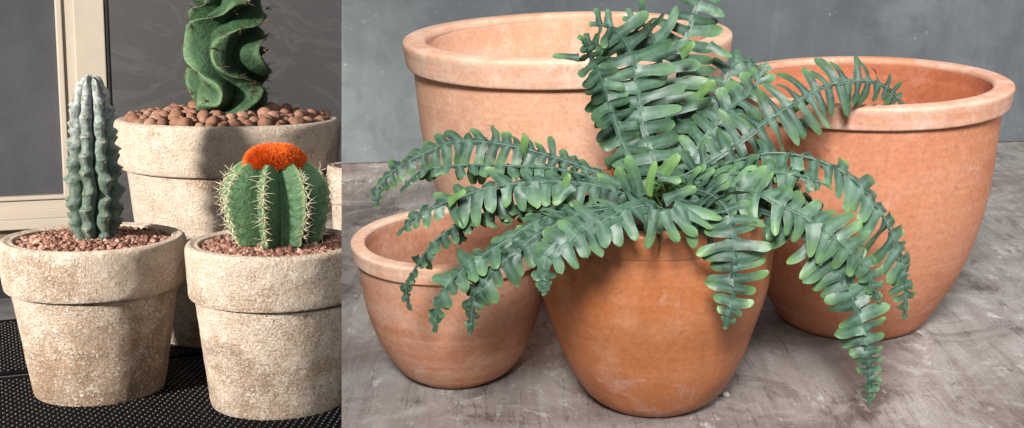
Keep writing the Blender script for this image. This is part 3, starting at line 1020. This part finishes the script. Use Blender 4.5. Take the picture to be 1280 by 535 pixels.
# ------------------------------------------------------------------ barrel cactus
def barrel():
    e0, c, R, H, _ = potB
    u = c.y / FPX
    Rm = 68 * u
    hgt = 101 * u
    e = empty('barrel_cactus', LM @ Matrix.Translation(l_at_v(346, 301, c.y - 0.015)), 'round ribbed green cactus with cream spines and a fuzzy orange cap', 'cactus')
    n, NS, NZ = 8, 256, 60
    th0 = -PI / 2 + math.asin(-0.24) + rad(12)
    V, F, A = [], [], []

    def env(t):
        if t < 0.5:
            return 0.80 + 0.20 * math.sin(PI * t)
        return 0.30 + 0.70 * math.sqrt(max(0, 1 - ((t - 0.5) / 0.56) ** 2))

    def surf(th, t):
        ph = (th - th0) * n / (2 * PI)
        x = abs(ph - math.floor(ph + 0.5)) * 2
        wav = 1 + 0.012 * math.sin(t * 9 * 2 * PI) * (1 - x) + 0.025 * noise.noise(Vector((math.cos(th) * 2.2, math.sin(th) * 2.2, t * 4)))
        r = Rm * env(t) * (1.0 - 0.46 * x ** 1.05) * wav
        z = hgt * t + 0.008 * (1 - x) * math.sin(PI * t)
        return Vector((r * math.cos(th), r * math.sin(th), z)), max(0.0, 1 - 7 * x)

    for i in range(NZ + 1):
        for s in range(NS):
            p, a = surf(2 * PI * s / NS + th0, i / NZ)
            V.append(p); A.append(a)
    for i in range(NZ):
        for s in range(NS):
            s2 = (s + 1) % NS
            F.append((i * NS + s, i * NS + s2, (i + 1) * NS + s2, (i + 1) * NS + s))
    F.append(tuple(NZ * NS + s for s in range(NS)))
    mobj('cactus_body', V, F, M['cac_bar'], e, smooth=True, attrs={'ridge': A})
    # spines on the rib crests
    rng = random.Random(21)
    for k in range(n):
        th = th0 + 2 * PI * k / n
        if math.sin(th) > 0.62:
            continue
        for j in range(9):
            t = 0.06 + 0.84 * (j + 0.5) / 9
            t += rng.uniform(-.018, .018)
            p, _ = surf(th, t)
            nrm = Vector((math.cos(th), math.sin(th), (t - 0.45) * 1.0)).normalized()
            side = Vector((-math.sin(th), math.cos(th), 0))
            upv = nrm.cross(side) * -1
            upv = upv if upv.z > 0 else -upv
            parts = []
            nq = rng.choice((5, 6, 7, 8))
            a0 = rng.uniform(0, 6.28)
            for q in range(nq):
                a = a0 + 2 * PI * q / nq + rng.uniform(-0.35, 0.35)
                d = (side * math.cos(a) * 1.1 + upv * math.sin(a) * 0.75 + nrm * rng.uniform(0.45, 0.8)).normalized()
                ln = (15.5 + rng.uniform(-6, 4)) * u
                parts.append(spine(p - nrm * 0.001, d, ln, 0.00062, (-nrm * rng.uniform(.1, .5) + side * rng.uniform(-.25, .25) - upv * 0.05)))
            parts.append(spine(p, (nrm + upv * rng.uniform(-.2, .3)).normalized(), 11 * u, 0.0008, upv * 0.2))
            v, f = join(*parts)
            mobj('spine_cluster', v, f, M['spine'], e)
    # orange woolly cap
    rx, rz = 40 * u, 27 * u
    zc = hgt * 0.975
    rng = random.Random(8)
    V, F = lathe([(0.0005, zc + rz * 0.70)] + [(rx * 0.82 * abs(math.sin(a)) ** 0.72, zc + rz * 0.72 * max(-.25, math.cos(a))) for a in [0.2 * i for i in range(1, 11)]], 40)
    A = [0.2] * len(V)
    for q in range(9500):
        a = rng.uniform(0, 2 * PI)
        ph = math.acos(rng.uniform(-0.22, 1))
        d = Vector((math.sin(ph) * math.cos(a), math.sin(ph) * math.sin(a), math.cos(ph)))
        lump = 1 + 0.22 * noise.noise(d * 4.5)
        hk = (math.sin(ph) ** 0.72) / max(0.05, math.sin(ph))
        root = Vector((d.x * hk * rx * 0.80, d.y * hk * rx * 0.80, zc + d.z * rz * (0.66 + 0.10 * (lump - 1))))
        dirv = Vector((d.x + rng.uniform(-.35, .35), d.y + rng.uniform(-.35, .35), d.z * 0.8 + 0.35 + rng.uniform(-.3, .3))).normalized()
        ln = rng.uniform(0.010, 0.016) * lump
        v, f = spine(root, dirv, ln, 0.0010, Vector((0, 0, -0.1)), 3)
        o = len(V)
        V.extend(v)
        F.extend(tuple(i + o for i in x) for x in f)
        sh = rng.uniform(0.2, 0.85)
        A.extend([min(1, max(0, sh - 0.25 + 0.35 * (i // 3) / 3)) for i in range(len(v))])
    mobj('woolly_cap', V, F, M['fuzz'], e, smooth=False, attrs={'shade': A})


barrel()


# ------------------------------------------------------------------ twisted cactus and clay balls
def twisted():
    e0, c, R, H, r_in = potC
    u = c.y / FPX
    Rm = 48 * u
    z0 = -0.02
    hgt = 235 * u
    e = empty('twisted_cactus', LM @ Matrix.Translation(l_at_v(287, 141, c.y - 0.05)), 'dark green twisted cactus with spiralling wavy ribs rising out of the clay balls', 'cactus')
    n, NS, NZ = 5, 240, 150
    V, F, A = [], [], []
    lam = 118 * u

    def tw(z):
        return -0.35 + 0.78 * math.sin(2 * PI * z / lam + 0.4) + 0.9 * z / lam * 1.2

    def surf(th, z):
        ph = (th - tw(z)) * n / (2 * PI) + 0.42 * noise.noise(Vector((math.cos(th) * 1.2, math.sin(th) * 1.2, z * 11)))
        kk = math.floor(ph + 0.5)
        x = abs(ph - kk) * 2
        rib = (1 - x ** 0.92)
        wob = 1 + 0.16 * math.sin(2 * PI * z / (lam * 0.52) + kk * 1.9) + 0.22 * noise.noise(Vector(((kk % n) * 2.7, z * 20, 4)))
        t = z / hgt
        env = 0.86 + 0.10 * min(1, max(0, t) / 0.15) + 0.10 * math.sin(t * 6)
        if t > 0.88:
            env *= math.sqrt(max(0.02, 1 - ((t - 0.88) / 0.13) ** 2))
        r = Rm * env * (0.50 + 0.50 * rib * wob) * (1 + 0.06 * noise.noise(Vector((math.cos(th) * 2.5, math.sin(th) * 2.5, z * 24))))
        zz = z + 0.014 * rib * math.sin(2 * PI * z / (lam * 0.52) + kk * 1.3)
        return Vector((r * math.cos(th), r * math.sin(th), zz)), max(0.0, 1 - 4.0 * x) * 1.25

    for i in range(NZ + 1):
        z = z0 + (hgt - z0) * i / NZ
        for s in range(NS):
            p, a = surf(2 * PI * s / NS, z)
            V.append(p); A.append(a * 0.8)
    for i in range(NZ):
        for s in range(NS):
            s2 = (s + 1) % NS
            F.append((i * NS + s, i * NS + s2, (i + 1) * NS + s2, (i + 1) * NS + s))
    F.append(tuple(NZ * NS + s for s in range(NS)))
    mobj('cactus_body', V, F, M['cac_spi'], e, attrs={'ridge': A})
    rng = random.Random(31)
    for k in range(n):
        for j in range(17):
            z = 0.012 + (hgt * 0.9) * j / 16 + 0.009 * k
            if z > 190 * u:
                continue
            th = tw(z) + 2 * PI * k / n
            p, _ = surf(th, z)
            if math.sin(th) > 0.6:
                continue
            nrm = Vector((math.cos(th), math.sin(th), 0.15)).normalized()
            side = Vector((-math.sin(th), math.cos(th), 0))
            parts = []
            for q in range(5):
                d = (nrm + side * rng.uniform(-.9, .9) + Vector((0, 0, 1)) * rng.uniform(-.7, .7)).normalized()
                parts.append(spine(p - nrm * 0.001, d, rng.uniform(8, 19) * u, 0.0008, Vector((0, 0, 0))))
            v, f = lathe([(0.0003, 0.0015), (0.0022, 0.001), (0.003, 0.0), (0.0022, -0.001)], 8)
            qm = nrm.to_track_quat('Z', 'Y').to_matrix()
            v = [p + qm @ x for x in v]
            v, f = join((v, f), *parts)
            mobj('spine_cluster', v, f, M['spine_red'], e)
    # clay balls
    br = 8.0 * u
    meshes = []
    import bmesh
    for q in range(5):
        bm = bmesh.new()
        bmesh.ops.create_icosphere(bm, subdivisions=3, radius=1.0)
        for v in bm.verts:
            k = 1 + 0.17 * noise.noise(v.co * 1.3 + Vector((q * 7, 0, 0))) + 0.035 * noise.noise(v.co * 5 + Vector((q, 3, 1)))
            v.co = Vector((v.co.x * k * 1.05, v.co.y * k, v.co.z * k * 0.93))
        me = bpy.data.meshes.new('clay_ball')
        bm.to_mesh(me)
        bm.free()
        me.polygons.foreach_set('use_smooth', [True] * len(me.polygons))
        me.materials.append(M['ball'])
        meshes.append(me)
    lvl = H - 0.012
    soil, sf = lathe([(0.0005, 0.030), (r_in * 0.4, 0.022), (r_in * 0.7, 0.010), (r_in * 0.99, -0.012)], 64)
    sd = mobj('potting_soil', soil, sf, M['soil'], mw=LM @ Matrix.Translation(c + Vector((0, 0, lvl - 0.006))))
    tag(sd, 'dark soil under the clay balls in the largest plastered pot', 'soil', kind='stuff')
    pts = []
    tries = 0
    cx = (e.matrix_world.translation)
    cl = (LM.inverted() @ cx) - c
    while tries < 9000 and len(pts) < 300:
        tries += 1
        a = rng.uniform(0, 2 * PI)
        rr = (r_in - br) * math.sqrt(rng.random())
        x, y = rr * math.cos(a), rr * math.sin(a)
        if y > 0.45 * r_in:
            continue
        if (Vector((x, y)) - Vector((cl.x, cl.y))).length < Rm * 0.80:
            continue
        s = br * rng.choice((rng.uniform(0.5, 0.8), rng.uniform(0.8, 1.2), rng.uniform(0.8, 1.25)))
        if all((x - p[0]) ** 2 + (y - p[1]) ** 2 > (0.86 * (s + p[2])) ** 2 for p in pts):
            pts.append((x, y, s))
    print('balls', len(pts))
    for (x, y, s) in pts:
        rr = math.hypot(x, y) / r_in
        z = lvl + 0.034 * (1 - rr ** 1.6) + rng.uniform(-0.003, 0.005) + s * 0.35
        o = bpy.data.objects.new('clay_ball', rng.choice(meshes))
        COL.objects.link(o)
        rot = Matrix.Rotation(rng.uniform(0, 6.28), 4, 'Z') @ Matrix.Rotation(rng.uniform(-.6, .6), 4, 'X')
        o.matrix_world = LM @ Matrix.Translation(c + Vector((x, y, z))) @ rot @ Matrix.Scale(s, 4)
        tag(o, 'small round brown fired clay ball around the foot of the twisted cactus', 'clay ball', 'clay balls in the largest plastered pot')


twisted()

# ------------------------------------------------------------------ floor, mats, window behind the cacti
YAW = rad(24)
wall_p = l_at_w(4, 372)                      # foot of the window wall
WM = LM @ Matrix.Translation(wall_p) @ Matrix.Rotation(YAW, 4, 'Z')    # x along the wall, y away from the camera, z up
WMI = (LM.inverted() @ WM).inverted()        # from corner coordinates to wall coordinates


def on_wall(px, py, y=0.0):
    o = WMI @ Vector((0, 0, HL))
    d = WMI.to_3x3() @ lray(px, py)
    return o + d * ((y - o.y) / d.y)


M['floor'] = plain('dark_grey_paving', (0.085, 0.085, 0.088), 0.8, 0.3, 0.3, 9, 0.3, 90)
M['frame'] = plain('beige_lacquered_aluminium', (0.40, 0.355, 0.295), 0.42, 0.4, 0.04, 14, 0.04, 300)
M['gasket'] = plain('black_rubber_gasket', (0.016, 0.016, 0.016), 0.6, 0.4, 0.2, 60)
M['plinth'] = plain('dark_grey_plinth', (0.022, 0.022, 0.024), 0.7, 0.2, 0.25, 12, 0.2, 120)
M['wall_dark'] = plain('dark_brown_render', (0.13, 0.105, 0.085), 0.85, 0.2, 0.2, 20, 0.3, 150)  # dark brown strip between the bottom rail and the sill


def screen_mat():
    t = NT('grey_insect_mesh')
    c = t.coord(scale=(1, 1, 1))
    w1 = t.n('ShaderNodeTexWave', wave_type='BANDS', bands_direction='X')
    w2 = t.n('ShaderNodeTexWave', wave_type='BANDS', bands_direction='Z')
    for w in (w1, w2):
        t.put(w.inputs['Vector'], c)
        w.inputs['Scale'].default_value = 62
        w.inputs['Distortion'].default_value = 0.6
        w.inputs['Detail'].default_value = 2
    big = t.noise(c, 5, 4, 0.6)
    g = t.math('MULTIPLY', w1.outputs['Fac'], w2.outputs['Fac'])
    col = t.mix(g, (0.036, 0.038, 0.044), (0.072, 0.075, 0.084))
    col = t.mix(t.ramp(big, [(0.4, 0.0), (0.75, 0.35)]), col, (0.10, 0.104, 0.112))
    t.bump(g, 0.4, 0.001)
    return t.out(col, 0.75, 0.3)


def pane_mat():
    t = NT('grey_pane_painted_reflections')
    c = t.coord()
    n1 = t.noise(c, 3.2, 5, 0.6, 2.2)
    n2 = t.noise(c, 40, 4, 0.7)
    reflection_swirl = t.ramp(n1, [(0.46, 0.0), (0.49, 1.0), (0.53, 0.0)])  # pale swirls painted into the colour as faint reflections on the glass
    col = t.mix(t.math('MULTIPLY', reflection_swirl, 0.16), (0.062, 0.062, 0.065), (0.17, 0.165, 0.16))
    col = t.mix(t.ramp(n2, [(0.55, 0.0), (0.75, 0.2)]), col, (0.12, 0.118, 0.115))
    return t.out(col, 0.5, 0.3)


M['screen'] = screen_mat()
M['pane'] = pane_mat()

# terrace floor
V = [Vector((x, y, 0)) for x, y in ((-4, 0.9), (4, 0.9), (4, 9), (-4, 9))]
fl = mobj('floor', V, [(0, 1, 2, 3)], M['floor'], mw=LM, smooth=False)
fl['kind'] = 'structure'

# window: outer frame members as boxes in wall coordinates (x along, y = depth, z up)
win = empty('sliding_window', WM, 'beige framed sliding window with a grey insect screen behind the cacti', 'window', kind='thing')
p_in = on_wall(73.5, 120)          # inner edge of the screen frame
p_out = on_wall(130.5, 60)
p_bt = on_wall(35, 244)            # bottom edge of the insect screen
p_b1 = on_wall(8, 286)
p_s0 = on_wall(6, 297)
p_s1 = on_wall(4, 343)
x_in, x_out = p_in.x, p_out.x
z_bt, z_b1, z_s0, z_s1 = p_bt.z, p_b1.z, p_s0.z, p_s1.z
print('window', x_in, x_out, z_bt, z_b1, z_s0, z_s1)
ztop = 1.75
wd = x_out - x_in
hb = z_bt - z_b1
# stile
st = [box(x_in + 0.36 * wd, x_out, -0.030, 0.02, z_b1, ztop, 0.003),
      box(x_in + 0.12 * wd, x_in + 0.36 * wd + .001, -0.018, 0.02, z_b1 + .3 * hb, ztop, 0.002),
      box(x_in, x_in + 0.12 * wd + .001, -0.026, 0.02, z_b1 + .9 * hb, ztop, 0.003)]
V, F = join(*st)
mobj('stile', V, F, M['frame'], win, smooth=False)
rl = [box(-1.6, x_in + 0.01, -0.0262, 0.018, z_bt - 0.12 * hb, z_bt, 0.003),
      box(-1.6, x_in + 0.13 * wd, -0.0182, 0.018, z_bt - 0.42 * hb, z_bt - 0.12 * hb + .001, 0.002),
      box(-1.6, x_in + 0.36 * wd + 0.002, -0.0285, 0.018, z_bt - 0.70 * hb, z_bt - 0.42 * hb + 0.001, 0.003),
      box(-1.6, x_in + 0.36 * wd + 0.002, -0.0305, 0.018, z_b1, z_bt - 0.70 * hb + 0.0, 0.003)]
V, F = join(*rl)
mobj('bottom_rail', V, F, M['frame'], win, smooth=False)
V, F = box(-1.6, x_in + 0.004, 0.0, 0.006, z_bt - 0.01, ztop)
mobj('insect_screen', V, F, M['screen'], win, smooth=False)
V, F = box(x_out - 0.001, x_out + 0.010, -0.026, 0.02, z_b1, ztop, 0.001)
mobj('gasket', V, F, M['gasket'], win, smooth=False)
V, F = box(x_out + 0.008, x_out + 1.9, -0.022, 0.02, z_b1, ztop)
mobj('glass_pane', V, F, M['pane'], win, smooth=False)
V, F = join(box(-1.6, x_out + 1.9, -0.045, 0.06, z_s1, z_s0, 0.004), box(-1.6, x_out + 1.9, -0.052, -0.044, z_s1 + 0.45 * (z_s0 - z_s1), z_s1 + 0.52 * (z_s0 - z_s1), 0.001))
mobj('sill', V, F, M['frame'], win, smooth=False)
V, F = box(-1.6, x_out + 1.9, -0.006, 0.05, z_s0 + 0.0005, z_b1 - 0.0005)
mobj('track', V, F, M['wall_dark'], win, smooth=False)
V, F = box(-1.6, x_out + 1.9, -0.012, 0.07, 0.001, z_s1 - 0.001, 0.002)
pl = mobj('plinth_wall', V, F, M['plinth'], mw=WM, smooth=False)
tag(pl, 'low dark grey plinth wall under the beige window sill', 'wall', kind='thing')


# rubber mats
def mat_rubber():
    t = NT('black_rubber_matting')
    n = t.noise(t.coord(), 90, 3, 0.6)
    col = t.mix(t.ramp(n, [(0.3, 0.0), (0.7, 1.0)]), (0.003, 0.003, 0.0033), (0.006, 0.006, 0.0066))
    return t.out(col, 0.8, 0.04)


M['rubber'] = mat_rubber()
M['nub'] = plain('worn_rubber_nub', (0.026, 0.026, 0.028), 0.4, 0.4, 0.5, 60)

gp0 = l_at_w(10, 472)
gap_y = (WMI @ gp0).y
front_y = (WMI @ l_at_w(60, 399)).y


def rubber_mat(x0, x1, y0, y1, label, seed):
    e = empty('rubber_mat', WM @ Matrix.Translation((x0, y0, 0)), label, 'rubber mat', 'black rubber mats under the cactus pots')
    w, d = x1 - x0, y1 - y0
    v, f = box(0, w, 0, d, 0.0005, 0.009, 0.002)
    mobj('mat_base', v, f, M['rubber'], e, smooth=False)
    V, F = [], []
    px, py = 0.0155, 0.0145
    nx, ny = int((w - 0.03) / px), int((d - 0.03) / py)
    for j in range(ny):
        for i in range(nx):
            x = 0.015 + i * px + (px / 2 if j % 2 else 0)
            y = 0.015 + j * py
            x += 0.0007 * noise.noise(Vector((i * 3.3, j * 2.7, seed)))
            y += 0.0007 * noise.noise(Vector((i * 1.9, j * 4.1, seed + 5)))
            kr = 1 + 0.35 * noise.noise(Vector((i * 5.3, j * 3.9, seed + 9)))
            o = len(V)
            for (r, z) in ((0.0026, 0.0085), (0.0022, 0.0105), (0.0012, 0.0117)):
                for s in range(6):
                    a = PI * s / 3
                    V.append(Vector((x + r * kr * 1.25 * math.cos(a), y + r * kr * math.sin(a) * 0.8, z)))
            for q in range(2):
                for s in range(6):
                    s2 = (s + 1) % 6
                    F.append((o + q * 6 + s, o + q * 6 + s2, o + q * 6 + 6 + s2, o + q * 6 + 6 + s))
            F.append(tuple(o + 12 + s for s in range(6)))
    mobj('nub_pattern', V, F, M['nub'], e, smooth=True)
    return e


M2 = gap_y
rubber_mat(-0.45, 1.7, gap_y + 0.012, front_y, 'black nubbed rubber mat behind the gap, along the plinth under the window', 1)
rubber_mat(-0.45, 1.7, gap_y - 1.0, gap_y - 0.022, 'black nubbed rubber mat in front, under the two smaller cactus pots', 2)

# ------------------------------------------------------------------ light
world = bpy.data.worlds.new('World')
SC.world = world
world.use_nodes = True
bg = world.node_tree.nodes['Background']
bg.inputs[0].default_value = (1.0, 0.985, 0.96, 1)
bg.inputs[1].default_value = 0.27


def lamp(kind, name, loc, target, energy, color, **kw):
    ld = bpy.data.lights.new(name, kind)
    ld.energy = energy
    ld.color = color
    for k_, v_ in kw.items():
        setattr(ld, k_, v_)
    o = bpy.data.objects.new(name, ld)
    COL.objects.link(o)
    o.location = loc
    o.rotation_euler = (Vector(target) - Vector(loc)).to_track_quat('-Z', 'Y').to_euler()
    return o


lamp('SPOT', 'soft_key_light', (-0.25, -0.95, 2.05), (0.62, 1.75, 0.12), 760, (1.0, 0.98, 0.95), spot_size=rad(44), spot_blend=0.75, shadow_soft_size=0.36)
lamp('SPOT', 'sunny_spot_light', (-3.1, -0.02, 1.75), (-1.06, 2.6, 0.0), 2150, (1.0, 0.93, 0.84), spot_size=rad(31), spot_blend=0.55, shadow_soft_size=0.18)

lamp('AREA', 'soft_side_light', (2.3, 0.7, 1.7), (1.0, 2.3, 0.35), 42, (0.96, 0.98, 1.0), shape='SQUARE', size=0.9)

vs = SC.view_settings
vs.view_transform = 'Standard'
vs.look = 'None'
vs.exposure = 0
vs.gamma = 1
SC.render.resolution_x = 1024
SC.render.resolution_y = 428
SC.cycles.use_denoising = True
